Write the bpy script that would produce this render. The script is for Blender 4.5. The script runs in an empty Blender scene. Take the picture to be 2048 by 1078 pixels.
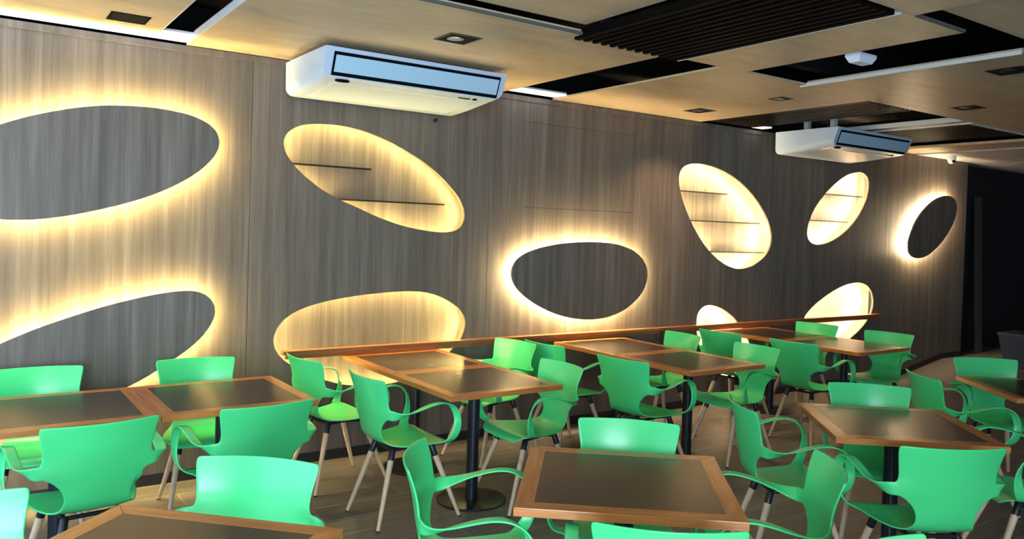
import bpy, bmesh, math, random
from mathutils import Vector, Matrix
from mathutils.geometry import intersect_line_line
random.seed(7)
C = bpy.context.scene.collection
R = math.radians

# ---------------------------------------------------------------- camera
W_, H_ = 2048, 1078
F_PX, CY_PX = 1592.2, 488.7
cam_data = bpy.data.cameras.new('camera')
cam = bpy.data.objects.new('camera', cam_data)
C.objects.link(cam)
yaw, pitch, roll = R(34.767), R(1.0417), R(1.749)
fwd = Vector((math.sin(yaw), math.cos(yaw), 0)); right = Vector((math.cos(yaw), -math.sin(yaw), 0)); up = Vector((0, 0, 1))
f2 = math.cos(pitch)*fwd - math.sin(pitch)*up
u2 = math.sin(pitch)*fwd + math.cos(pitch)*up
r3 = math.cos(roll)*right + math.sin(roll)*u2
u3 = -math.sin(roll)*right + math.cos(roll)*u2
cam.matrix_world = Matrix(((r3.x, u3.x, -f2.x, 0), (r3.y, u3.y, -f2.y, 0), (r3.z, u3.z, -f2.z, 1.68), (0, 0, 0, 1)))
cam_data.sensor_width = 36
cam_data.lens = F_PX/W_*36
cam_data.shift_y = -(H_/2 - CY_PX)/W_
cam_data.clip_start = 0.05
bpy.context.scene.camera = cam

# ---------------------------------------------------------------- light and exposure
vs = bpy.context.scene.view_settings
vs.view_transform = 'Standard'; vs.look = 'None'; vs.gamma = 1; vs.use_curve_mapping = False
vs.exposure = 0.74
world = bpy.data.worlds.new('world'); bpy.context.scene.world = world
world.use_nodes = True
bg = world.node_tree.nodes['Background']
bg.inputs[0].default_value = (0.62, 0.80, 1.0, 1); bg.inputs[1].default_value = 0.30

def area(name, loc, rot, sx, sy, power, col):
    l = bpy.data.lights.new(name, 'AREA'); l.shape = 'RECTANGLE'; l.size = sx; l.size_y = sy
    l.energy = power; l.color = col
    o = bpy.data.objects.new(name, l); o.location = loc; o.rotation_euler = rot; C.objects.link(o); return o
# the street-side glazing lies behind and to the left of the camera
area('daylight_window', (-1.3, -2.0, 1.45), (R(97), 0, R(4)), 3.2, 2.3, 340, (0.66, 0.84, 1.0))
area('daylight_window_side', (-1.5, 3.2, 1.4), (R(90), 0, R(-90)), 3.0, 2.2, 58, (0.48, 0.73, 1.0))

WALL_Y = 5.375
CEIL = 2.79
SHAPES = {
    'disc_a': [(0.176,2.182), (0.313,2.244), (0.465,2.292), (0.593,2.328), (0.732,2.354), (0.970,2.368), (1.170,2.349), (1.275,2.312), (1.339,2.264), (1.370,2.200), (1.358,2.128), (1.311,2.057), (1.231,1.976), (1.113,1.896), (0.956,1.814), (0.777,1.751), (0.604,1.703), (0.476,1.672), (0.328,1.650), (0.184,1.645), (0.000,1.669), (-0.133,1.745), (-0.199,1.848), (-0.158,1.970), (-0.028,2.080)],
    'disc_b': [(1.092,1.232), (0.897,1.194), (0.710,1.148), (0.530,1.087), (0.359,1.029), (0.195,0.953), (-0.010,0.849), (-0.162,0.739), (-0.214,0.623), (-0.138,0.534), (0.018,0.483), (0.203,0.490), (0.396,0.511), (0.573,0.547), (0.731,0.594), (0.878,0.660), (1.004,0.728), (1.112,0.801), (1.203,0.860), (1.295,0.943), (1.350,1.029), (1.370,1.106), (1.343,1.172), (1.289,1.217), (1.226,1.237)],
    'disc_c': [(3.658,1.315), (3.689,1.416), (3.776,1.486), (3.952,1.541), (4.161,1.577), (4.379,1.594), (4.605,1.600), (4.841,1.583), (5.026,1.532), (5.155,1.442), (5.217,1.327), (5.185,1.189), (5.077,1.077), (4.928,0.981), (4.722,0.922), (4.520,0.912), (4.295,0.934), (4.078,0.997), (3.867,1.095), (3.712,1.205)],
    'disc_d': [(10.543,2.309), (10.726,2.277), (10.812,2.168), (10.750,1.988), (10.584,1.801), (10.342,1.621), (10.058,1.485), (9.814,1.458), (9.630,1.525), (9.590,1.654), (9.686,1.845), (9.853,2.034), (10.128,2.205), (10.332,2.276)],
    'niche_a': [(2.053,2.385), (1.930,2.367), (1.847,2.321), (1.806,2.264), (1.804,2.204), (1.833,2.138), (1.906,2.048), (2.068,1.927), (2.202,1.864), (2.318,1.825), (2.521,1.741), (2.731,1.677), (2.949,1.648), (3.122,1.637), (3.221,1.662), (3.274,1.727), (3.277,1.826), (3.221,1.921), (3.118,2.014), (3.025,2.098), (2.871,2.193), (2.654,2.291), (2.443,2.360), (2.245,2.393)],
    'niche_b': [(2.758,1.195), (2.921,1.192), (3.075,1.154), (3.212,1.082), (3.296,1.004), (3.319,0.922), (3.288,0.829), (3.223,0.753), (3.106,0.650), (2.954,0.564), (2.755,0.500), (2.498,0.485), (2.271,0.523), (2.112,0.583), (1.965,0.651), (1.880,0.707), (1.816,0.762), (1.779,0.816), (1.764,0.887), (1.791,0.966), (1.860,1.039), (1.964,1.091), (2.123,1.134), (2.345,1.167), (2.577,1.187)],
    'niche_c': [(5.792,2.379), (5.675,2.332), (5.637,2.232), (5.674,2.102), (5.741,1.956), (5.870,1.762), (6.052,1.564), (6.258,1.428), (6.472,1.350), (6.630,1.336), (6.849,1.386), (7.039,1.502), (7.116,1.649), (7.065,1.812), (6.927,1.990), (6.695,2.174), (6.446,2.300), (6.186,2.368), (5.961,2.391)],
    'niche_d': [(8.637,2.494), (8.798,2.480), (8.887,2.397), (8.869,2.231), (8.756,2.043), (8.592,1.877), (8.361,1.731), (8.101,1.629), (7.845,1.599), (7.700,1.659), (7.672,1.772), (7.759,1.965), (7.908,2.125), (8.125,2.290), (8.380,2.435)],
    'niche_e': [(6.159,0.999), (6.075,0.991), (5.981,0.938), (5.960,0.854), (5.975,0.691), (6.048,0.523), (6.188,0.364), (6.380,0.248), (6.573,0.222), (6.727,0.288), (6.824,0.422), (6.808,0.565), (6.704,0.706), (6.568,0.820), (6.451,0.902), (6.312,0.967)],
    'niche_f': [(8.741,1.191), (8.892,1.170), (9.026,1.078), (9.072,0.962), (9.044,0.820), (8.954,0.737), (8.810,0.618), (8.596,0.522), (8.352,0.436), (8.064,0.408), (7.828,0.456), (7.685,0.559), (7.632,0.700), (7.686,0.809), (7.788,0.896), (7.998,1.006), (8.274,1.117), (8.532,1.180)],
}

# ---------------------------------------------------------------- materials
def mat(name, col, rough=0.5, metal=0.0, spec=None, emit=None, estr=0.0):
    m = bpy.data.materials.new(name); m.use_nodes = True
    b = m.node_tree.nodes['Principled BSDF']
    b.inputs['Base Color'].default_value = (*col, 1); b.inputs['Roughness'].default_value = rough
    b.inputs['Metallic'].default_value = metal
    if spec is not None: b.inputs['Specular IOR Level'].default_value = spec
    if emit: b.inputs['Emission Color'].default_value = (*emit, 1); b.inputs['Emission Strength'].default_value = estr
    return m

def grain(name, stops, scale, rough=0.5, spec=0.4, detail=6, fine=None, bump=0.0, coord='Object', loc_random=False, broad=None, rough_var=0.0):
    """wood: noise stretched by scale (x,y,z); a second finer noise multiplies in thin streaks"""
    m = bpy.data.materials.new(name); m.use_nodes = True
    nt = m.node_tree; N = nt.nodes; L = nt.links
    b = N['Principled BSDF']; b.inputs['Roughness'].default_value = rough; b.inputs['Specular IOR Level'].default_value = spec
    tc = N.new('ShaderNodeTexCoord'); src = tc.outputs[coord]
    if loc_random:
        oi = N.new('ShaderNodeObjectInfo'); ad = N.new('ShaderNodeVectorMath'); ad.operation = 'ADD'
        mu = N.new('ShaderNodeVectorMath'); mu.operation = 'SCALE'; mu.inputs['Scale'].default_value = 37.0
        L.new(oi.outputs['Random'], mu.inputs[0]); L.new(src, ad.inputs[0]); L.new(mu.outputs[0], ad.inputs[1]); src = ad.outputs[0]
    mp = N.new('ShaderNodeMapping'); mp.inputs['Scale'].default_value = scale; L.new(src, mp.inputs[0])
    n1 = N.new('ShaderNodeTexNoise'); n1.inputs['Scale'].default_value = 1; n1.inputs['Detail'].default_value = detail; n1.inputs['Roughness'].default_value = 0.62
    L.new(mp.outputs[0], n1.inputs['Vector'])
    cr = N.new('ShaderNodeValToRGB'); e = cr.color_ramp.elements
    e[0].position = stops[0][0]; e[0].color = (*stops[0][1], 1); e[1].position = stops[-1][0]; e[1].color = (*stops[-1][1], 1)
    for p, c in stops[1:-1]:
        x = e.new(p); x.color = (*c, 1)
    L.new(n1.outputs['Fac'], cr.inputs[0]); out = cr.outputs[0]
    for sc, lo in ([fine] if fine else []) + ([broad] if broad else []):
        mp2 = N.new('ShaderNodeMapping'); mp2.inputs['Scale'].default_value = sc; L.new(src, mp2.inputs[0])
        n2 = N.new('ShaderNodeTexNoise'); n2.inputs['Scale'].default_value = 1; n2.inputs['Detail'].default_value = 3
        L.new(mp2.outputs[0], n2.inputs['Vector'])
        mr = N.new('ShaderNodeMapRange'); mr.inputs['From Min'].default_value = 0.35; mr.inputs['From Max'].default_value = 0.65
        mr.inputs['To Min'].default_value = lo; mr.inputs['To Max'].default_value = 1.0
        L.new(n2.outputs['Fac'], mr.inputs[0])
        mx = N.new('ShaderNodeMix'); mx.data_type = 'RGBA'; mx.blend_type = 'MULTIPLY'; mx.inputs['Factor'].default_value = 1
        L.new(out, mx.inputs['A']); L.new(mr.outputs[0], mx.inputs['B']); out = mx.outputs['Result']
    L.new(out, b.inputs['Base Color'])
    if bump:
        bp = N.new('ShaderNodeBump'); bp.inputs['Strength'].default_value = bump; bp.inputs['Distance'].default_value = 0.002
        L.new(n1.outputs['Fac'], bp.inputs['Height']); L.new(bp.outputs[0], b.inputs['Normal'])
    return m

M = {}
M['wall'] = grain('wall_laminate', [(0.28, (0.102, 0.082, 0.066)), (0.5, (0.145, 0.118, 0.096)), (0.72, (0.205, 0.170, 0.139))], (20, 20, 0.8), 0.55, 0.3,
                  fine=((110, 110, 2.2), 0.86), broad=((4.5, 4.5, 0.12), 0.84))
M['plywood'] = grain('ceiling_plywood', [(0.3, (0.48, 0.355, 0.225)), (0.5, (0.55, 0.415, 0.27)), (0.72, (0.62, 0.48, 0.32))], (2.2, 9.0, 4), 0.40, 0.35,
                  fine=((14, 70, 10), 0.88), broad=((0.9, 2.2, 1), 0.88))
M['edge_white'] = mat('white_panel_edge', (0.62, 0.59, 0.55), 0.6)
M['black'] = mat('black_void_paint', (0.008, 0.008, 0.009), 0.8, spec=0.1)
M['slat'] = grain('dark_slat', [(0.3, (0.002, 0.0016, 0.0015)), (0.7, (0.005, 0.0035, 0.003))], (30, 2, 30), 0.6, 0.03)
M['slatwood'] = grain('brown_slat', [(0.3, (0.005, 0.003, 0.002)), (0.7, (0.015, 0.008, 0.005))], (30, 2, 30), 0.4, 0.12)
M['plaster'] = mat('grey_plaster', (0.42, 0.41, 0.41), 0.8)
M['darkwall'] = mat('dark_wall', (0.016, 0.016, 0.018), 0.85, spec=0.2)
M['rail'] = grain('rail_wood', [(0.3, (0.17, 0.055, 0.018)), (0.7, (0.36, 0.14, 0.05))], (1.5, 25, 25), 0.28, 0.5)
M['frame'] = grain('table_frame_wood', [(0.25, (0.32, 0.10, 0.024)), (0.5, (0.44, 0.155, 0.042)), (0.75, (0.56, 0.225, 0.066))], (2.5, 30, 30), 0.22, 0.5,
                   fine=((8, 160, 160), 0.88), loc_random=True)
M['inset'] = grain('table_inset_laminate', [(0.3, (0.030, 0.021, 0.016)), (0.7, (0.044, 0.031, 0.023))], (6, 60, 6), 0.24, 0.5)
M['green'] = mat('green_plastic', (0.062, 0.62, 0.205), 0.28, spec=0.5)
M['blackmetal'] = mat('black_metal', (0.012, 0.014, 0.020), 0.32, 0.3)
M['beech'] = grain('beech_leg', [(0.3, (0.46, 0.31, 0.20)), (0.7, (0.62, 0.45, 0.31))], (60, 60, 5), 0.42, 0.4, loc_random=True)
M['rubber'] = mat('black_rubber', (0.01, 0.01, 0.01), 0.7)
M['steel'] = mat('steel', (0.55, 0.55, 0.56), 0.25, 1.0)
M['acdaylit'] = mat('ac_plastic_daylight_tint', (0.46, 0.54, 0.66), 0.22, spec=0.5)  # white plastic tinted blue, reflected daylight put into the colour
M['acflapdaylit'] = mat('ac_flap_daylight_tint', (0.38, 0.55, 0.68), 0.25, spec=0.5)  # bluer than the body: sky-blue daylight reflection painted into the flap
M['acdark'] = mat('ac_dark_slot', (0.004, 0.005, 0.008), 0.9, spec=0.0)
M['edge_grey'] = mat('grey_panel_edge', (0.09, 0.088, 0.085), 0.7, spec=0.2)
M['lamp_white'] = mat('sensor_plastic', (0.72, 0.75, 0.85), 0.4)
M['navy'] = mat('navy_plastic', (0.02, 0.028, 0.06), 0.5)
def led(name, col, s): return mat(name, (0, 0, 0), 1, emit=col, estr=s)
WARM_Y = (1.0, 0.76, 0.27)
WARM_W = (1.0, 0.76, 0.45)
M['led_yellow'] = led('led_warm_yellow', WARM_Y, 235)
M['led_cream'] = led('led_warm_cream', (1.0, 0.76, 0.38), 230)
M['led_white'] = led('led_warm_white', WARM_W, 210)
M['led_n_yellow'] = led('led_niche_yellow', WARM_Y, 98)
M['led_n_cream'] = led('led_niche_cream', (1.0, 0.76, 0.38), 240)
M['led_n_white'] = led('led_niche_white', WARM_W, 250)
M['glow'] = led('glow_strip_white', (1.0, 0.97, 0.93), 1.6)

def floor_material():
    m = bpy.data.materials.new('floor_plank_tile'); m.use_nodes = True
    nt = m.node_tree; N = nt.nodes; L = nt.links; b = N['Principled BSDF']
    tc = N.new('ShaderNodeTexCoord'); mp = N.new('ShaderNodeMapping'); L.new(tc.outputs['Object'], mp.inputs[0])
    mp.inputs['Location'].default_value = (0.08, 0.155, 0)
    br = N.new('ShaderNodeTexBrick'); L.new(mp.outputs[0], br.inputs['Vector'])
    br.inputs['Color1'].default_value = (0.150, 0.132, 0.122, 1); br.inputs['Color2'].default_value = (0.108, 0.098, 0.092, 1)
    br.inputs['Mortar'].default_value = (0.26, 0.25, 0.24, 1); br.inputs['Scale'].default_value = 1
    br.inputs['Mortar Size'].default_value = 0.003; br.inputs['Brick Width'].default_value = 1.2; br.inputs['Row Height'].default_value = 0.22
    mp2 = N.new('ShaderNodeMapping'); mp2.inputs['Scale'].default_value = (2.5, 45, 1); L.new(tc.outputs['Object'], mp2.inputs[0])
    no = N.new('ShaderNodeTexNoise'); no.inputs['Scale'].default_value = 1; no.inputs['Detail'].default_value = 6; L.new(mp2.outputs[0], no.inputs['Vector'])
    mr = N.new('ShaderNodeMapRange'); mr.inputs['From Min'].default_value = .3; mr.inputs['From Max'].default_value = .7
    mr.inputs['To Min'].default_value = .68; mr.inputs['To Max'].default_value = 1.25; L.new(no.outputs['Fac'], mr.inputs[0])
    mx = N.new('ShaderNodeMix'); mx.data_type = 'RGBA'; mx.blend_type = 'MULTIPLY'; mx.inputs['Factor'].default_value = 1
    L.new(br.outputs['Color'], mx.inputs['A']); L.new(mr.outputs[0], mx.inputs['B']); L.new(mx.outputs['Result'], b.inputs['Base Color'])
    b.inputs['Roughness'].default_value = 0.42; b.inputs['Specular IOR Level'].default_value = 0.4
    return m
M['floor'] = floor_material()

# ---------------------------------------------------------------- helpers
def link_mesh(name, verts, faces, m, parent=None, smooth=False, mats=None, fm=None, bevel=0.0):
    me = bpy.data.meshes.new(name); me.from_pydata([tuple(v) for v in verts], [], faces)
    bm = bmesh.new(); bm.from_mesh(me); bmesh.ops.remove_doubles(bm, verts=bm.verts, dist=1e-6)
    bmesh.ops.recalc_face_normals(bm, faces=bm.faces)
    if bevel:
        bmesh.ops.bevel(bm, geom=list(bm.edges), offset=bevel, segments=2, affect='EDGES', profile=0.7)
    bm.to_mesh(me); bm.free()
    me.materials.append(m)
    if smooth:
        me.polygons.foreach_set('use_smooth', [True]*len(me.polygons))
        me.set_sharp_from_angle(angle=R(38))
    o = bpy.data.objects.new(name, me); C.objects.link(o)
    if parent: o.parent = parent
    return o

class Geo:
    def __init__(s): s.v = []; s.f = []
    def box(s, x0, x1, y0, y1, z0, z1, T=None):
        p = [Vector((x, y, z)) for z in (z0, z1) for x, y in ((x0, y0), (x1, y0), (x1, y1), (x0, y1))]
        if T: p = [T @ q for q in p]
        n = len(s.v); s.v += p
        s.f += [tuple(n+i for i in q) for q in ((3, 2, 1, 0), (4, 5, 6, 7), (0, 1, 5, 4), (1, 2, 6, 5), (2, 3, 7, 6), (3, 0, 4, 7))]
        return s
    def tube(s, pts, radii, seg=14, cap=True):
        n0 = len(s.v); k = len(pts); pts = [Vector(p) for p in pts]
        t0 = (pts[1]-pts[0]).normalized(); a = Vector((1, 0, 0)) if abs(t0.x) < .9 else Vector((0, 1, 0))
        u = t0.cross(a).normalized()
        for i, p in enumerate(pts):
            t = (pts[min(i+1, k-1)]-pts[max(i-1, 0)]).normalized()
            u = (u - t*u.dot(t)).normalized(); w = t.cross(u)
            for j in range(seg):
                an = 2*math.pi*j/seg
                s.v.append(p + radii[i]*(math.cos(an)*u + math.sin(an)*w))
        for i in range(k-1):
            for j in range(seg):
                a0 = n0+i*seg+j; a1 = n0+i*seg+(j+1) % seg
                s.f.append((a0, a1, a1+seg, a0+seg))
        if cap:
            s.f.append(tuple(n0+j for j in range(seg))[::-1]); s.f.append(tuple(n0+(k-1)*seg+j for j in range(seg)))
        return s
    def lathe(s, prof, seg=32, o=(0, 0, 0)):
        return s.tube([(o[0], o[1], o[2]+z+1e-5*i) for i, (r, z) in enumerate(prof)], [r for r, z in prof], seg)
    def obj(s, name, m, parent=None, **k): return link_mesh(name, s.v, s.f, m, parent, **k)

def tag(o, label=None, cat=None, group=None, kind=None):
    if label: o['label'] = label
    if cat: o['category'] = cat
    if group: o['group'] = group
    if kind: o['kind'] = kind
    return o
def empty(name, loc, rz=0):
    o = bpy.data.objects.new(name, None); C.objects.link(o); o.location = loc; o.rotation_euler = (0, 0, rz)
    o.empty_display_size = 0.1; return o
def structure(o): o['kind'] = 'structure'; return o
def copy_tree(o, parent=None):
    c = o.copy(); C.objects.link(c)
    if parent: c.parent = parent
    for ch in list(o.children): copy_tree(ch, c)
    return c

def smooth_loop(pts, n=8):
    """closed Catmull-Rom through pts, lightly relaxed first so hand-read points give a fair curve"""
    P = [Vector(p) for p in pts]; k = len(P)
    for _ in range(2):
        P = [(P[i-1]+P[(i+1) % k])*0.12 + P[i]*0.76 for i in range(k)]
    out = []
    for i in range(k):
        a, b, c, d = P[i-1], P[i], P[(i+1) % k], P[(i+2) % k]
        for j in range(n):
            t = j/n
            out.append(0.5*((2*b)+(c-a)*t+(2*a-5*b+4*c-d)*t*t+(3*b-3*c+d-a)*t**3))
    return out
def offset_loop(P, d):
    """d > 0 grows the loop"""
    k = len(P); A = sum(P[i].x*P[(i+1) % k].y-P[(i+1) % k].x*P[i].y for i in range(k)); s = 1 if A > 0 else -1
    out = []
    for i in range(k):
        t = (P[(i+1) % k]-P[i-1]).normalized()
        out.append(P[i]+Vector((t.y, -t.x))*d*s)
    return out
def plate(name, loops, y0, y1, m, parent=None, bevel=0.0):
    """flat board in the XZ plane from y0 to y1, first loop outer, further loops holes"""
    cu = bpy.data.curves.new(name, 'CURVE'); cu.dimensions = '2D'; cu.fill_mode = 'BOTH'; cu.extrude = abs(y1-y0)/2
    for lp in loops:
        sp = cu.splines.new('POLY'); sp.points.add(len(lp)-1); sp.use_cyclic_u = True
        for i, p in enumerate(lp): sp.points[i].co = (p[0], p[1], 0, 1)
    tmp = bpy.data.objects.new(name+'_tmp', cu); C.objects.link(tmp)
    bpy.context.view_layer.update()
    me = bpy.data.meshes.new_from_object(tmp.evaluated_get(bpy.context.evaluated_depsgraph_get()))
    bpy.data.objects.remove(tmp); bpy.data.curves.remove(cu)
    ym = (y0+y1)/2
    for v in me.vertices:
        x, y, z = v.co; v.co = (x, ym - z, y)
    bm = bmesh.new(); bm.from_mesh(me); bmesh.ops.remove_doubles(bm, verts=bm.verts, dist=1e-5)
    bmesh.ops.recalc_face_normals(bm, faces=bm.faces); bm.to_mesh(me); bm.free()
    me.materials.clear(); me.materials.append(m); me.name = name
    o = bpy.data.objects.new(name, me); C.objects.link(o)
    if parent: o.parent = parent
    return o
def ribbon(name, loop, y0, y1, m, parent=None, thick=0.004):
    k = len(loop); G = Geo(); inner = offset_loop(loop, -thick)
    for P in (loop, inner):
        for y in (y0, y1):
            G.v += [Vector((p.x, y, p.y)) for p in P]
    for i in range(k):
        j = (i+1) % k
        G.f += [(i, j, k+j, k+i), (2*k+j, 2*k+i, 3*k+i, 3*k+j), (i, 2*k+i, 2*k+j, j), (k+i, k+j, 3*k+j, 3*k+i)]
    return G.obj(name, m, parent)

# ---------------------------------------------------------------- floor, walls
# seen from the side the timber floor runs under every table; a ramp climbs beside the wall at the far end
structure(Geo().box(-3, 16.5, -2.4, 5.75, -0.1, 0).obj('floor', M['floor']))
ramp = Geo(); ramp.v = [Vector(p) for p in ((9.7, 3.4, .001), (9.7, 5.37, .001), (10.7, 5.37, .15), (10.7, 3.4, .15), (10.7, 3.4, .001), (10.7, 5.37, .001))]
ramp.f = [(0, 3, 2, 1), (0, 1, 5, 4), (0, 4, 3), (1, 2, 5), (2, 3, 4, 5)]
M['rampfloor'] = mat('grey_ramp_finish', (0.12, 0.108, 0.105), 0.4)
structure(ramp.obj('floor', M['rampfloor']))
structure(Geo().box(10.7, 16.5, 3.4, 5.75, 0.001, 0.15).obj('floor', M['floor']))

SEAMS = [(-3.0, 1.588), (1.592, 3.488), (3.492, 5.418), (5.422, 9.268), (9.272, 11.21)]
loops = {k: smooth_loop(v) for k, v in SHAPES.items()}
holes = {1: ['niche_a', 'niche_b'], 3: ['niche_c', 'niche_d', 'niche_e', 'niche_f']}
wall = structure(empty('wall_back', (0, WALL_Y, 0)))
wall.location = (0, 0, 0)
for i, (a, b) in enumerate(SEAMS):
    z0 = 0.07
    out = [(a, z0), (b, z0), (b, CEIL-0.005), (a, CEIL-0.005)]
    if i == 4: out = [(a, z0), (9.7, z0), (10.7, .22), (b, .22), (b, CEIL-0.005), (a, CEIL-0.005)]
    if i == 2:   # service hatch: a panel cut from the board with a hairline gap
        hx0, hx1, hz0, hz1, g = 3.835, 5.07, 1.87, 2.58, 0.003
        ring = [(hx0, hz0), (hx1, hz0), (hx1, hz1), (hx0, hz1)]
        plate('panel', [out, ring], WALL_Y, WALL_Y+0.018, M['wall'], wall)
        plate('hatch', [[(hx0+g, hz0+g), (hx1-g, hz0+g), (hx1-g, hz1-g), (hx0+g, hz1-g)]], WALL_Y, WALL_Y+0.018, M['wall'], wall)
        continue
    plate('panel', [out]+[loops[h] for h in holes.get(i, [])], WALL_Y, WALL_Y+0.018, M['wall'], wall)
CAV = 0.17
Geo().box(-3, 11.21, WALL_Y+CAV, WALL_Y+CAV+0.05, 0, CEIL).obj('backing', M['wall'], wall)
for x in (1.59, 3.49, 5.42, 9.27):       # battens close the gaps behind the seams
    Geo().box(x-0.04, x+0.04, WALL_Y+0.0185, WALL_Y+CAV, 0, CEIL).obj('batten', M['black'], wall)
Geo().box(3.80, 5.10, WALL_Y+0.0185, WALL_Y+0.03, 1.8, 2.62).obj('hatch_backing', M['black'], wall)
Geo().box(11.17, 11.21, WALL_Y+0.0185, WALL_Y+CAV, 0, CEIL).obj('end_board', M['wall'], wall)
bb = Geo().box(-3, 9.7, WALL_Y-0.006, WALL_Y+0.02, 0, 0.07)
n = len(bb.v); bb.v += [Vector(p) for p in ((9.7, WALL_Y-.006, 0), (9.7, WALL_Y-.006, .07), (10.7, WALL_Y-.006, .15), (10.7, WALL_Y-.006, .22), (11.21, WALL_Y-.006, .15), (11.21, WALL_Y-.006, .22),
                    (9.7, WALL_Y+.02, 0), (9.7, WALL_Y+.02, .07), (10.7, WALL_Y+.02, .15), (10.7, WALL_Y+.02, .22), (11.21, WALL_Y+.02, .15), (11.21, WALL_Y+.02, .22))]
for a, b in ((0, 2), (2, 4)):
    bb.f += [(n+a, n+b, n+b+1, n+a+1), (n+a+6, n+a+7, n+b+7, n+b+6), (n+a+1, n+b+1, n+b+7, n+a+7), (n+a, n+a+6, n+b+6, n+b)]
structure(bb.obj('baseboard_back', mat('black_skirting', (0.008, 0.008, 0.010), 0.5)))
structure(Geo().box(11.21, 16.5, 5.60, 5.68, 0, 3.1).obj('wall_back', M['darkwall']))
structure(Geo().box(16.42, 16.5, -2.4, 5.60, 0, 3.1).obj('wall_right', M['darkwall']))
structure(Geo().box(-3, 9.3, WALL_Y-0.012, WALL_Y-0.0005, 2.745, 2.785).obj('trim_1', M['wall']))

# ---------------------------------------------------------------- glowing discs and lit niches
DISC = {'disc_a': ('large upper oval wood disc with yellow halo at left edge', 'led_yellow'),
        'disc_b': ('large lower slanting oval wood disc with yellow halo behind the left table', 'led_yellow'),
        'disc_c': ('egg-shaped grey wood disc with cream halo, middle of the wall above the rail', 'led_cream'),
        'disc_d': ('small tilted dark wood disc with cream white halo at far end of wall', 'led_white')}
for k, (lab, lm) in DISC.items():
    root = tag(empty('wall_disc_light', (0, 0, 0)), lab, 'wall light', 'halo discs on the panelled wall')
    plate('disc_panel', [loops[k]], WALL_Y-0.090, WALL_Y-0.072, M['wall'], root)
    small = 0.045
    plate('spacer', [offset_loop(loops[k], -0.10)], WALL_Y-0.072, WALL_Y-0.0005, M['black'], root)
    ribbon('led_strip', offset_loop(loops[k], -small), WALL_Y-0.058, WALL_Y-0.040, M[lm], root)
NICHE = {'niche_a': ('upper left lit oval niche slanting down to the right with two thin shelves', 'led_yellow'),
         'niche_b': ('wide lit oval niche crossed by left end of the wooden rail', 'led_yellow'),
         'niche_c': ('tall lit oval niche with three thin black shelves', 'led_cream'),
         'niche_d': ('lit oval niche leaning right with two shelves, below the far air conditioner', 'led_white'),
         'niche_e': ('small lit niche peeking above the rail between table rows', 'led_white'),
         'niche_f': ('lit leaf-shaped niche crossed by right end of the wooden rail', 'led_white')}
SHELF = {'niche_a': [(1.86, 2.52, 2.10), (2.20, 3.156, 1.864)], 'niche_c': [(5.70, 6.506, 2.116), (5.86, 7.035, 1.828), (6.32, 7.137, 1.516)],
         'niche_d': [(8.02, 8.943, 2.206), (7.76, 8.673, 1.891)]}
for k, (lab, lm) in NICHE.items():
    root = tag(empty('wall_niche_light', (0, 0, 0)), lab, 'wall niche', 'lit niches in the panelled wall')
    ly = 0.085 if lm == 'led_yellow' else 0.024
    ribbon('led_strip', offset_loop(loops[k], 0.055), WALL_Y+ly, WALL_Y+ly+0.018, M[lm.replace('led_', 'led_n_')], root)
    ribbon('rim', offset_loop(loops[k], 0.0015), WALL_Y+0.0005, WALL_Y+0.022, mat('rim_edge', (0.45, 0.30, 0.14), 0.5), root, 0.0015)
    for a, b, z in SHELF.get(k, []):
        Geo().box(a, b, WALL_Y+CAV-0.045, WALL_Y+CAV-0.0005, z-0.0055, z+0.0055).obj('shelf', M['black'], root)

# ---------------------------------------------------------------- rail
for a, b, lab in ((1.82, 5.455, 'left length of brown wooden bumper rail along the panelled wall'),
                  (5.46, 9.14, 'far right length of brown wooden bumper rail along the panelled wall')):
    root = tag(empty('wall_rail', (a, WALL_Y, 0.76)), lab, 'rail', 'bumper rail on the wall')
    Geo().box(0, b-a, -0.075, -0.0005, 0.018, 0.045).obj('rail_top', M['rail'], root, bevel=0.003)
    Geo().box(0.03, b-a-0.03, -0.035, -0.0005, -0.015, 0.018).obj('rail_cleat', M['rail'], root)

# ---------------------------------------------------------------- ceiling
def panel(x0, x1, y0, y1, z=CEIL, th=0.03, m='plywood'):
    return structure(Geo().box(x0, x1, y0, y1, z, z+th).obj('ceiling', M[m]))
P_ = [(-3, .955, -2.4, 5.12, CEIL), (1.165, 2.868, 3.5, WALL_Y-.0006, CEIL), (2.8705, 3.58, 3.5, WALL_Y-.0006, CEIL), (1.165, 2.84, -2.4, 3.44, CEIL+.042), (2.84, 3.83, -2.4, 2.12, CEIL),
      (3.745, 4.33, 2.13, 3.55, CEIL), (4.10, 5.92, 3.55, WALL_Y-.0006, CEIL), (3.85, 9.3, -2.4, 2.06, CEIL+.042), (5.02, 9.3, 2.13, 3.55, CEIL),
      (7.40, 7.58, 3.62, WALL_Y-.0006, CEIL), (9.3, 9.85, -2.4, WALL_Y-.0006, CEIL)]
for i, p in enumerate(P_): panel(*p, th=(.014 if i in (5, 6, 7) else .03))
structure(Geo().box(5.92, 9.3, 3.55, 3.62, CEIL, CEIL+.03).obj('ceiling', M['plywood']))
structure(Geo().box(9.9, 16.42, -2.4, 5.60, CEIL-.01, CEIL+.03).obj('ceiling', M['plaster']))
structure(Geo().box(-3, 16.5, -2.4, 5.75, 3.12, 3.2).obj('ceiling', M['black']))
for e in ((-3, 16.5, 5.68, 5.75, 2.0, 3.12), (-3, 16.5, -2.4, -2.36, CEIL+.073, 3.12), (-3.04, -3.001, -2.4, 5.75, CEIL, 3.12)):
    structure(Geo().box(*e).obj('ceiling', M['black']))
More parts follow.
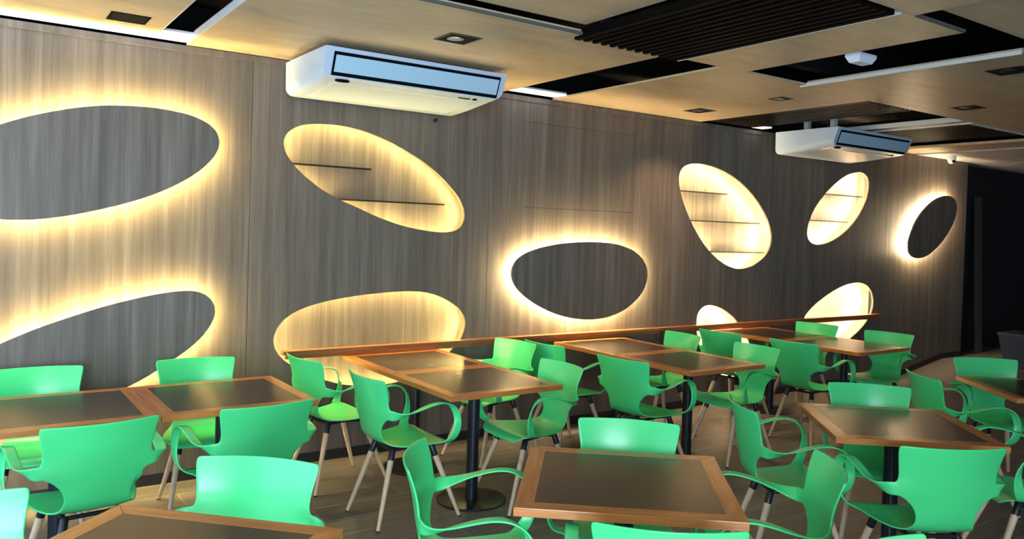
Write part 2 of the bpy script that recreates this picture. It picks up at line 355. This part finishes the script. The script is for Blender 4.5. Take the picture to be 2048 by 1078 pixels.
E_ = [(1.158, 1.1645, 3.52, 5.30, CEIL-.002, CEIL+.045), (3.737, 3.7445, 2.14, 3.60, CEIL-.006, CEIL+.045), (5.004, 5.0195, 2.13, 3.60, CEIL-.010, CEIL+.016),
      (.9555, .962, -2.4, 5.10, CEIL-.001, CEIL+.035), 
      (7.36, 7.3995, 3.62, 5.3, CEIL-.012, CEIL+.03), (7.581, 7.62, 3.62, 5.3, CEIL-.012, CEIL+.03)]
for i, e in enumerate(E_):
    structure(Geo().box(*e).obj('trim_%d' % (i+2), M['edge_white']))
structure(Geo().box(7.62, 9.3, 3.622, 3.66, CEIL-.012, CEIL-.001).obj('trim_9', M['plaster']))
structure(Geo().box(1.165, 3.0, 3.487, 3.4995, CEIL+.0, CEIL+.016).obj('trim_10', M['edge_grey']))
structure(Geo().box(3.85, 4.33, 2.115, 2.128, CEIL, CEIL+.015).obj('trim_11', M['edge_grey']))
# walls of the ceiling openings, dark
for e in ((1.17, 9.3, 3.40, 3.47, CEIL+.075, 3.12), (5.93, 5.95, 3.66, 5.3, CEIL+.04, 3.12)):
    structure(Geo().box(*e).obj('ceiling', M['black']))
def glow(x0, x1, y0, y1, lab, z=CEIL+.012):  # white strips in the gap at the wall top, given emission
    o = tag(empty('wall_top_strip', (x0, y0, z)), lab, 'ceiling light', 'white cove strips at the wall top')
    Geo().box(0, x1-x0, 0, y1-y0, 0, .006).obj('glow_face', M['glow'], o)
    Geo().box(0, x1-x0, 0, y1-y0, .0062, .02).obj('strip_back', M['edge_white'], o)
glow(-3, 1.157, 5.125, 5.36, 'long white cove strip above the wall at left')
glow(3.585, 4.09, 5.17, 5.33, 'short white cove strip right of the near air conditioner')
glow(6.65, 6.82, 5.22, 5.34, 'tiny white cove strip left of the far air conditioner')
# slatted grilles
def grille(x0, x1, y0, y1, nsl, lab, m, zt, h=.05, w=.028):
    o = tag(empty('ceiling_grille', (x0, y0, zt)), lab, 'ceiling grille', 'slatted ceiling grilles')
    for i in range(nsl):
        x = (x1-x0-w)*i/(nsl-1)
        ww = w if i else w*1.4
        Geo().box(x, x+ww, 0, y1-y0, 0, h).obj('slat', m, o)
    for y in (0.25, y1-y0-0.25):
        Geo().box(0, x1-x0, y, y+.03, h, h+.025).obj('cross_bar', M['blackmetal'], o)
grille(2.86, 3.69, 2.14, 3.56, 13, 'large dark slatted grille hanging at top centre', M['slat'], CEIL-.016)
grille(5.97, 6.62, 3.66, 5.30, 10, 'dark slatted grille beside the far air conditioner', M['slatwood'], CEIL+.005)
grille(7.68, 9.25, 3.72, 5.30, 20, 'brown slatted grille behind the far air conditioner', M['slatwood'], CEIL+.06)

# downlights: square recessed frames with a tilted lamp
def downlight(x, y, s, lab, lamp=True, sy=None):
    sy = sy or s
    o = tag(empty('downlight', (x, y, CEIL)), lab, 'downlight', 'recessed square downlights')
    g = Geo(); t = .012
    for b in ((-s, s, -sy, -sy+t), (-s, s, sy-t, sy), (-s, -s+t, -sy+t, sy-t), (s-t, s, -sy+t, sy-t)): g.box(b[0], b[1], b[2], b[3], -.004, -.0005)
    g.obj('frame', M['blackmetal'] if lamp else M['slat'], o)
    Geo().box(-s+t, s-t, -sy+t, sy-t, -.0022, -.0006).obj('recess', M['black'], o)
    if lamp:
        Geo().lathe([(.001, -.0034), (.04, -.0044), (.05, -.003), (.05, -.0023)], 24, (-.01, .01, 0)).obj('lamp', M['steel'], o, smooth=True)
downlight(.752, 4.875, .10, 'dark square downlight in the far left ceiling panel', lamp=False)
downlight(2.38, 4.05, .105, 'downlight above the near air conditioner with a bright lamp')
downlight(5.385, 4.90, .10, 'downlight in the orange lit ceiling by the wall')
downlight(5.36, 4.03, .07, 'small downlight between wall and white box')
downlight(5.48, 2.39, .11, 'downlight at right edge of picture')
downlight(6.74, 3.25, .10, 'faint downlight above the far ceiling opening')
def spot(x, y, w, size, tx=0, ty=0):
    l = bpy.data.lights.new('downlight_beam', 'SPOT'); l.energy = w; l.spot_size = R(size); l.spot_blend = .9; l.color = (1.0, .66, .38); l.shadow_soft_size = .02
    q = bpy.data.objects.new('downlight_beam', l); q.location = (x, y, CEIL-.02); q.rotation_euler = (tx, ty, 0); C.objects.link(q)
spot(5.385, 4.90, 55, 110)
spot(5.36, 4.03, 28, 80)
spot(2.38, 4.05, 14, 80)
# white emergency luminaire hanging in the slot
o = tag(empty('emergency_light', (4.51, 2.82, CEIL+.005)), 'white box luminaire hanging in the dark ceiling slot', 'emergency light')
g = Geo(); a, b, c, d = .09, .05, .068, .034
g.v = [Vector(p) for p in ((-c, -d, -.035), (c, -d, -.035), (c, d, -.035), (-c, d, -.035), (-a, -b, 0), (a, -b, 0), (a, b, 0), (-a, b, 0), (-a, -b, .02), (a, -b, .02), (a, b, .02), (-a, b, .02))]
g.f = [(3, 2, 1, 0), (0, 1, 5, 4), (1, 2, 6, 5), (2, 3, 7, 6), (3, 0, 4, 7), (4, 5, 9, 8), (5, 6, 10, 9), (6, 7, 11, 10), (7, 4, 8, 11), (8, 9, 10, 11)]
g.obj('housing', M['lamp_white'], o, bevel=.004)
Geo().tube([(0, 0, .018), (0, 0, .324)], [.008, .008], 8).obj('stem', M['blackmetal'], o)
# camera dome
o = tag(empty('security_camera', (10.29, 5.14, CEIL-.01)), 'small white dome camera under the grey plaster ceiling', 'camera')
Geo().lathe([(.03, -.001), (.055, -.004), (.055, -.03), (.05, -.045), (.045, -.05)], 28).obj('base', M['lamp_white'], o, smooth=True)
Geo().lathe([(.042, -.045), (.040, -.07), (.028, -.088), (.012, -.096), (.001, -.098)], 28).obj('dome', M['lamp_white'], o, smooth=True)
Geo().tube([(-.02, -.035, -.066), (-.03, -.055, -.071)], [.016, .014], 16).obj('lens', M['acdark'], o)
o = tag(empty('ceiling_speaker', (11.6, 4.9, CEIL-.01)), 'round grey ceiling speaker at right end of plaster ceiling', 'speaker')
Geo().lathe([(.10, -.001), (.10, -.008), (.085, -.012), (.07, -.006), (.001, -.005)], 28).obj('grille', M['plaster'], o, smooth=True)

# ---------------------------------------------------------------- ceiling air conditioners
def make_ac(ox, oy, lab):
    root = tag(empty('air_conditioner', (ox, oy, 0)), lab, 'air conditioner', 'white ceiling air conditioners')
    Wd, zt = 1.33, 2.756
    # stations from back to front: y, bottom z, corner radius, side inset
    st = [(0.0, 2.536, .05, .0), (-.02, 2.532, .055, .0), (-.25, 2.542, .07, .0), (-.45, 2.560, .075, .002), (-.60, 2.576, .07, .004), (-.640, 2.586, .055, .008)]
    def ring(y, zb, r, ins, lean=0.0):
        x0, x1 = ins, Wd-ins; pts = [(x0, zt), (x0+.003, zb+r)]
        for i in range(1, 7):
            a = math.pi/2*i/6; pts.append((x0+.003+r-r*math.cos(a), zb+r-r*math.sin(a)))
        for i in range(0, 7):
            a = math.pi/2*i/6; pts.append((x1-.003-r+r*math.sin(a), zb+r-r*math.cos(a)))
        pts.append((x1, zt))
        return [Vector((x, y - lean*(z-zb)/(zt-zb), z)) for x, z in pts]
    g = Geo(); rings = [ring(*s, lean=(.065 if i == 5 else .065*i/6)) for i, s in enumerate(st)]
    n = len(rings[0])
    for r_ in rings: g.v += r_
    for i in range(len(rings)-1):
        for j in range(n):
            k = (j+1) % n; g.f.append((i*n+j, i*n+k, (i+1)*n+k, (i+1)*n+j))
    g.f.append(tuple(range(n))); g.f.append(tuple(range((len(rings)-1)*n, len(rings)*n))[::-1])
    g.obj('body', M['acdaylit'], root, smooth=True)
    # front is the leaning plane: helper giving a point on it
    def F(x, z, off=0.0): return Vector((x, -.641-.065*(z-2.586)/(2.756-2.586)-off, z))
    def quad_slab(name, x0, x1, z0, z1, o0, o1, m, parent):
        g = Geo(); g.v = [F(x, z, o) for o in (o0, o1) for x, z in ((x0, z0), (x1, z0), (x1, z1), (x0, z1))]
        g.f = [(0, 1, 2, 3), (7, 6, 5, 4), (0, 4, 5, 1), (1, 5, 6, 2), (2, 6, 7, 3), (3, 7, 4, 0)]
        return g.obj(name, m, parent)
    sl = quad_slab('outlet_slot', .062, 1.275, 2.592, 2.730, .0006, .0032, M['acdark'], root)
    quad_slab('flap', .076, 1.262, 2.612, 2.710, .0036, .0100, M['acflapdaylit'], root)
    # underside panel and small marks
    u = Geo(); u.v = [Vector(p) for p in ((.10, -.56, 2.5705), (1.2, -.56, 2.5705), (1.2, -.10, 2.5355), (.10, -.10, 2.5355),
                                           (.13, -.53, 2.5635), (1.17, -.53, 2.5635), (1.17, -.13, 2.5305), (.13, -.13, 2.5305))]
    u.f = [(0, 1, 5, 4), (1, 2, 6, 5), (2, 3, 7, 6), (3, 0, 4, 7), (4, 5, 6, 7), (3, 2, 1, 0)]
    u.obj('intake_panel', M['acdaylit'], root)
    g = Geo()
    T = Matrix.Translation((.155, -.600, 2.5725)) @ Matrix.Rotation(R(-4), 4, 'X') @ Matrix.Diagonal((1, .42, 1, 1))
    b = Geo().lathe([(.001, -.004), (.045, -.004), (.048, -.0005), (.048, .006)], 28); b.v = [T @ v for v in b.v]
    b.obj('badge', M['acdark'], root)
    b = Geo().lathe([(.001, -.004), (.016, -.004), (.016, .008)], 16, (1.13, -.592, 2.5735)); b.obj('receiver_window', M['acdark'], root)
    b = Geo().box(1.0, 1.09, -.597, -.593, 2.5675, 2.5735); b.obj('marking', M['slat'], root)
    for x in (.25, 1.05):
        Geo().box(x, x+.05, -.45, -.15, 2.7563, 2.7895).obj('mounting_bracket', M['acdaylit'], root)
    return root
make_ac(1.785, 5.30, 'near white ceiling air conditioner above the slanting lit niche')
far_ac = make_ac(6.825, 5.175, 'far white ceiling air conditioner hanging below the dark ceiling opening')
for y in (-.50, -.20):
    Geo().box(.25, .30, y, y+.05, 2.7895, 3.119).obj('hanger', M['edge_white'], far_ac)
o = tag(empty('drain_outlet', (2.975, WALL_Y, 2.50)), 'small black outlet on the wall below the near air conditioner', 'pipe')
Geo().tube([(0, -.0005, 0), (0, -.02, 0), (0, -.024, -.01)], [.014, .014, .010], 12).obj('pipe', M['blackmetal'], o)

# ---------------------------------------------------------------- dark end of the room
o = tag(empty('leaning_board', (11.85, 5.42, .15)), 'brown board leaning against the dark wall at the far end', 'board')
T = Matrix.Rotation(R(2.2), 4, 'Y') @ Matrix.Rotation(R(-3.2), 4, 'X')
Geo().box(-.12, .02, -.02, .02, 0.0, 2.2, T).obj('board', grain('board_wood', [(0.3, (.05, .038, .03)), (.7, (.08, .062, .048))], (30, 30, 2), .6), o)
o = tag(empty('waste_bin', (11.0, 4.46, .15)), 'dark navy bin at right edge beside the ramp top', 'bin')
g = Geo()
g.v += [Vector((x*q, y*q, z)) for z, q in ((0, .19), (.40, .25)) for x, y in ((-1, -1), (1, -1), (1, 1), (-1, 1))]
g.f += [(3, 2, 1, 0), (0, 1, 5, 4), (1, 2, 6, 5), (2, 3, 7, 6), (3, 0, 4, 7), (4, 5, 6, 7)]
g.obj('bucket', M['navy'], o, bevel=.01)
Geo().box(-.262, .262, -.262, .262, .401, .43).obj('lid', M['navy'], o, bevel=.01)
o = tag(empty('post', (11.35, 4.36, .15)), 'slim dark blue post rising behind the navy bin', 'post')
Geo().box(-.04, .04, -.04, .04, .006, .95).obj('shaft', M['navy'], o, bevel=.006)
Geo().box(-.10, .10, -.10, .10, 0, .006).obj('foot_plate', M['navy'], o)

# ---------------------------------------------------------------- tables
TS, FW, TH, TZ = .3875, .066, .030, .75
def make_table():
    root = empty('square_table', (0, 0, 0))
    Geo().box(-TS+FW, TS-FW, -TS+FW, TS-FW, TZ-TH+.004, TZ-.0006).obj('tabletop_inset', M['inset'], root)
    for i in range(4):
        g = Geo(); L = TS-.0004
        top = [(-L, -TS), (L, -TS), (L-FW, -TS+FW), (-L+FW, -TS+FW)]
        g.v = [Vector((x, y, z)) for z in (TZ-TH, TZ) for x, y in top]
        g.f = [(3, 2, 1, 0), (4, 5, 6, 7), (0, 1, 5, 4), (1, 2, 6, 5), (2, 3, 7, 6), (3, 0, 4, 7)]
        o = g.obj('frame_board', M['frame'], root, bevel=.002); o.rotation_euler = (0, 0, i*math.pi/2)
    Geo().box(-.27, .27, -.03, .03, TZ-TH-.022, TZ-TH-.0005).box(-.03, .03, -.27, -.0305, TZ-TH-.022, TZ-TH-.0005).box(-.03, .03, .0305, .27, TZ-TH-.022, TZ-TH-.0005).obj('bracket', M['blackmetal'], root)
    Geo().tube([(0, 0, .0135), (0, 0, TZ-TH-.0225)], [.037, .037], 28, ).obj('column', M['blackmetal'], root, smooth=True)
    Geo().lathe([(.212, 0), (.215, .003), (.215, .009), (.20, .0125), (.05, .0135)], 48).obj('base_plate', M['blackmetal'], root, smooth=True)
    return root
TABLES = [(.406, 4.390, .3, 'square table at left edge, joined to the left of another against the wall discs', 'left pair of joined tables'),
          (1.1825, 4.394, .3, 'square table with gleaming right frame, right half of the left pair', 'left pair of joined tables'),
          (2.632, 4.150, -.4, 'square table, near half of the pair under the wide lit niche', 'second pair of joined tables'),
          (2.6375, 4.9265, -.4, 'square table pushed to the rail, far half of the pair under the wide lit niche', 'second pair of joined tables'),
          (4.486, 4.100, -.8, 'square table, near half of the middle pair right of the egg-shaped disc', 'third pair of joined tables'),
          (4.497, 4.8765, -.8, 'square table with warm reflections, far half of the middle pair at the rail', 'third pair of joined tables'),
          (6.522, 4.130, .0, 'square table, near half of the farthest pair before the leaf-shaped niche', 'farthest pair of joined tables'),
          (6.522, 4.9065, .0, 'square table, far half of the farthest pair at the rail', 'farthest pair of joined tables'),
          (.430, 2.277, -46, 'single square table cut off by bottom left corner of picture', 'single tables in the front row'),
          (2.085, 2.205, -40.5, 'single square table in the bottom centre with orange brown frame', 'single tables in the front row'),
          (3.958, 2.218, -41.5, 'single square table at right, turned corner-wise, between four green chairs', 'single tables in the front row'),
          (5.839, 2.254, -39, 'single square table cut off by the right edge of picture', 'single tables in the front row')]
proto = make_table()
for i, (x, y, a, lab, grp) in enumerate(TABLES):
    o = proto if i == 0 else copy_tree(proto)
    o.location = (x, y, 0); o.rotation_euler = (0, 0, R(a)); tag(o, lab, 'table', grp)

# ---------------------------------------------------------------- chairs
def chair_shell():
    # rows: y, z, half width, forward curl at the edge, lift at the edge, corner inset
    rows = [(.232, .418, .165, 0, .000), (.228, .434, .190, 0, .000), (.210, .446, .212, 0, .002), (.180, .450, .224, 0, .006),
            (.148, .449, .229, 0, .008), (.112, .446, .228, 0, .009), (.05, .441, .218, 0, .009), (-.03, .437, .200, 0, .009), (-.10, .438, .175, .003, .008),
            (-.155, .450, .148, .006, .005), (-.190, .478, .130, .010, .002), (-.207, .515, .124, .014, 0), (-.216, .555, .132, .020, 0),
            (-.222, .590, .160, .026, 0), (-.227, .618, .197, .034, 0), (-.231, .643, .214, .040, 0), (-.236, .668, .212, .044, 0),
            (-.243, .705, .206, .048, 0), (-.256, .760, .217, .050, 0), (-.272, .812, .2275, .050, 0), (-.279, .831, .228, .049, 0), (-.2805, .8365, .221, .047, 0)]
    us = [-1, -.93, -.62, -.3, 0, .3, .62, .93, 1]
    V = []; F_ = []; nc = len(us)
    for y, z, hw, cf, lift in rows:
        for u in us:
            V.append(Vector((hw*u, y+cf*u*u, z+lift*u*u-(.006*(1-u*u) if y > -.15 else 0))))
    for i in range(len(rows)-1):
        for j in range(nc-1):
            F_.append((i*nc+j, i*nc+j+1, (i+1)*nc+j+1, (i+1)*nc+j))
    # arm ribbons: stations (centre, half-width vector from inner to outer edge)
    st = [((.238, -.186, .643), (.003, .002, .031)), ((.262, -.166, .639), (.012, -.006, .026)), ((.281, -.130, .644), (.022, -.006, .013)),
          ((.289, -.075, .660), (.0245, 0, .004)), ((.291, -.01, .680), (.0240, 0, .001)), ((.291, .05, .695), (.0235, 0, 0)), ((.291, .10, .699), (.0235, 0, 0)),
          ((.292, .148, .689), (.0225, .004, .002)), ((.294, .187, .658), (.020, .010, .004)), ((.296, .206, .608), (.014, .017, .003)),
          ((.296, .208, .555), (.007, .023, 0)), ((.289, .196, .508), (.002, .027, 0)), ((.272, .176, .474), (0, .030, 0)), ((.251, .157, .460), (0, .033, 0))]
    for s in (1, -1):
        col = nc-1 if s == 1 else 0
        prev = [14*nc+col, 15*nc+col, 16*nc+col]
        for c, w in st:
            c = Vector(((c[0]-.008*min(1, max(0, (c[2]-.47)*9)))*s, c[1], c[2])); w = Vector((w[0]*s, w[1], w[2]))
            cur = []
            for t in (-1, 0, 1): cur.append(len(V)); V.append(c+w*t)
            for k in range(2):
                q = (prev[k], prev[k+1], cur[k+1], cur[k]); F_.append(q if s == 1 else q[::-1])
            prev = cur
        end = [5*nc+col, 4*nc+col, 3*nc+col]
        for k in range(2):
            q = (prev[k], prev[k+1], end[k+1], end[k]); F_.append(q if s == 1 else q[::-1])
    me = bpy.data.meshes.new('shell'); me.from_pydata([tuple(v) for v in V], [], F_)
    bm = bmesh.new(); bm.from_mesh(me); bmesh.ops.recalc_face_normals(bm, faces=bm.faces); bm.to_mesh(me); bm.free()
    tmp = bpy.data.objects.new('tmp', me); C.objects.link(tmp)
    a = tmp.modifiers.new('a', 'SUBSURF'); a.levels = 1
    b = tmp.modifiers.new('b', 'SOLIDIFY'); b.thickness = .008; b.offset = 0
    c = tmp.modifiers.new('c', 'SUBSURF'); c.levels = 1
    bpy.context.view_layer.update()
    m2 = bpy.data.meshes.new_from_object(tmp.evaluated_get(bpy.context.evaluated_depsgraph_get()))
    bpy.data.objects.remove(tmp)
    m2.materials.clear(); m2.materials.append(M['green']); m2.polygons.foreach_set('use_smooth', [True]*len(m2.polygons)); m2.name = 'shell'
    return m2

def make_chair():
    root = empty('armchair', (0, 0, 0))
    o = bpy.data.objects.new('shell', chair_shell()); C.objects.link(o); o.parent = root
    g = Geo()   # spider frame beneath the seat
    for sx in (-1, 1):
        g.tube([(sx*.135, .125, .415), (sx*.12, .0, .424), (sx*.105, -.105, .415)], [.010, .010, .010], 10)
    g.tube([(-.135, .125, .417), (.135, .125, .417)], [.010, .010], 10); g.tube([(-.105, -.105, .415), (.105, -.105, .415)], [.010, .010], 10)
    g.obj('seat_frame', M['blackmetal'], root, smooth=True)
    for sx in (-1, 1):
        for y in (.11, -.09): Geo().lathe([(.005, .0), (.005, .0015), (.001, .003)], 10, (sx*.12, y, .4465 if y > 0 else .4415)).obj('screw', M['steel'], root)
    for sx in (-1, 1):
        for (ty, tx, by, bx) in ((.125, .135, .285, .215), (-.105, .105, -.235, .195)):
            top = Vector((sx*tx, ty, .425)); foot = Vector((sx*bx, by, 0.0)); d = foot-top
            leg = Geo().tube([top+d*.145, top+d*.155, top+d*.985], [.0165, .0175, .0105], 16).obj('leg', M['beech'], root, smooth=True)
            Geo().tube([top, top+d*.03, top+d*.150], [.012, .0175, .0185], 16).obj('sleeve', M['blackmetal'], leg, smooth=True)
            Geo().tube([top+d*.982, top+d*1.0], [.0110, .0108], 12).obj('foot_cap', M['rubber'], leg)
    return root
# back-top middle point (at 0.835 m) and facing angle of every chair
CH = [
 ('A', .362, 5.095, -92, 'green armchair cut off by the left edge, on the wall side of the left table', 'wall'),
 ('B', 1.198, 5.068, -94, 'green armchair on the wall side of the left table, before the lower slanting disc', 'wall'),
 ('C', .496, 3.644, 96, 'green armchair seen from behind at near side of the left table, leftmost full back', 'near'),
 ('D', 1.198, 3.668, 95, 'green armchair seen from behind at near right end of the left pair of tables', 'near'),
 ('G', 1.793, 4.857, 8, 'green armchair facing right below left end of the rail', 'row'),
 ('H', 1.897, 4.143, 2, 'green armchair in side view with all legs clear, left of the second pair of tables', 'row'),
 ('I', 3.495, 4.943, -171, 'green armchair facing left near the rail, right of the second pair of tables', 'row'),
 ('J', 3.635, 4.78, 5, 'green armchair mostly hidden behind two backs, left of the middle pair of tables', 'row'),
 ('K', 3.185, 3.987, 179, 'green armchair facing left at the tip of the second pair of tables', 'row'),
 ('L', 3.692, 3.976, 8, 'green armchair seen from behind left of the tip of the middle pair of tables', 'row'),
 ('M', 5.116, 4.753, 174, 'green armchair facing left at the rail beside the far half of the middle pair', 'row'),
 ('N', 5.126, 3.989, 177, 'green armchair facing left at the right tip of the middle pair of tables', 'row'),
 ('O', 5.566, 4.745, 4, 'green armchair seen from behind in front of the small lit niche', 'row'),
 ('P', 5.632, 4.028, 3, 'green armchair seen from behind left of near half of the farthest pair', 'row'),
 ('Q', 7.065, 4.78, -174, 'green armchair with only a narrow back strip showing before the leaf-shaped niche', 'row'),
 ('S', 7.095, 4.045, -173, 'green armchair at the right tip of the farthest pair of tables', 'row'),
 ('E', .883, 2.81, -132, 'pale mint lit green armchair behind the bottom left table, facing the camera', 'front'),
 ('F', -.036, 2.835, -83, 'green armchair cut off by the bottom left corner of picture', 'front'),
 ('T', 2.485, 2.617, -136, 'green armchair at the far side of the bottom centre table, facing the camera', 'front'),
 ('U', 1.42, 2.63, -36, 'green armchair in profile at left side of the bottom centre table', 'front'),
 ('V', 1.700, 1.604, 50, 'green armchair at the bottom edge, on the near side of the bottom centre table', 'front'),
 ('W', 2.693, 1.746, 137, 'green armchair turned away at right side of the bottom centre table', 'front'),
 ('X', 3.292, 2.644, -34, 'green armchair in profile at left side of the right single table', 'front'),
 ('Y', 4.391, 2.613, -139, 'green armchair at the far side of the right single table, facing the camera', 'front'),
 ('Z', 3.40, 1.64, 57, 'green armchair seen squarely from behind at near side of the right single table', 'front'),
 ('AA', 4.64, 1.60, 137, 'green armchair cut by the right edge, right side of the right single table', 'front'),
 ('BB', 5.083, 2.668, -36, 'green armchair in profile left of the table cut by the right edge', 'front'),
 ('CC', 6.241, 2.814, -130, 'green armchair behind the table cut by the right edge, facing the camera', 'front'),
 ('DD', 2.09, 1.20, -92, 'green armchair showing only the top corner of its back at the bottom edge', 'front')]
GR = {'wall': 'green armchairs along the wall side of the left tables', 'near': 'green armchairs at the near side of the left tables',
      'row': 'green armchairs beside the three table pairs at the rail', 'front': 'green armchairs around the single front tables'}
cproto = make_chair()
for i, (k, x, y, a, lab, gk) in enumerate(CH):
    o = cproto if i == 0 else copy_tree(cproto)
    fx, fy = math.cos(R(a)), math.sin(R(a))
    o.location = (x+.235*fx, y+.235*fy, 0); o.rotation_euler = (0, 0, R(a-90))
    tag(o, lab, 'chair', GR[gk])
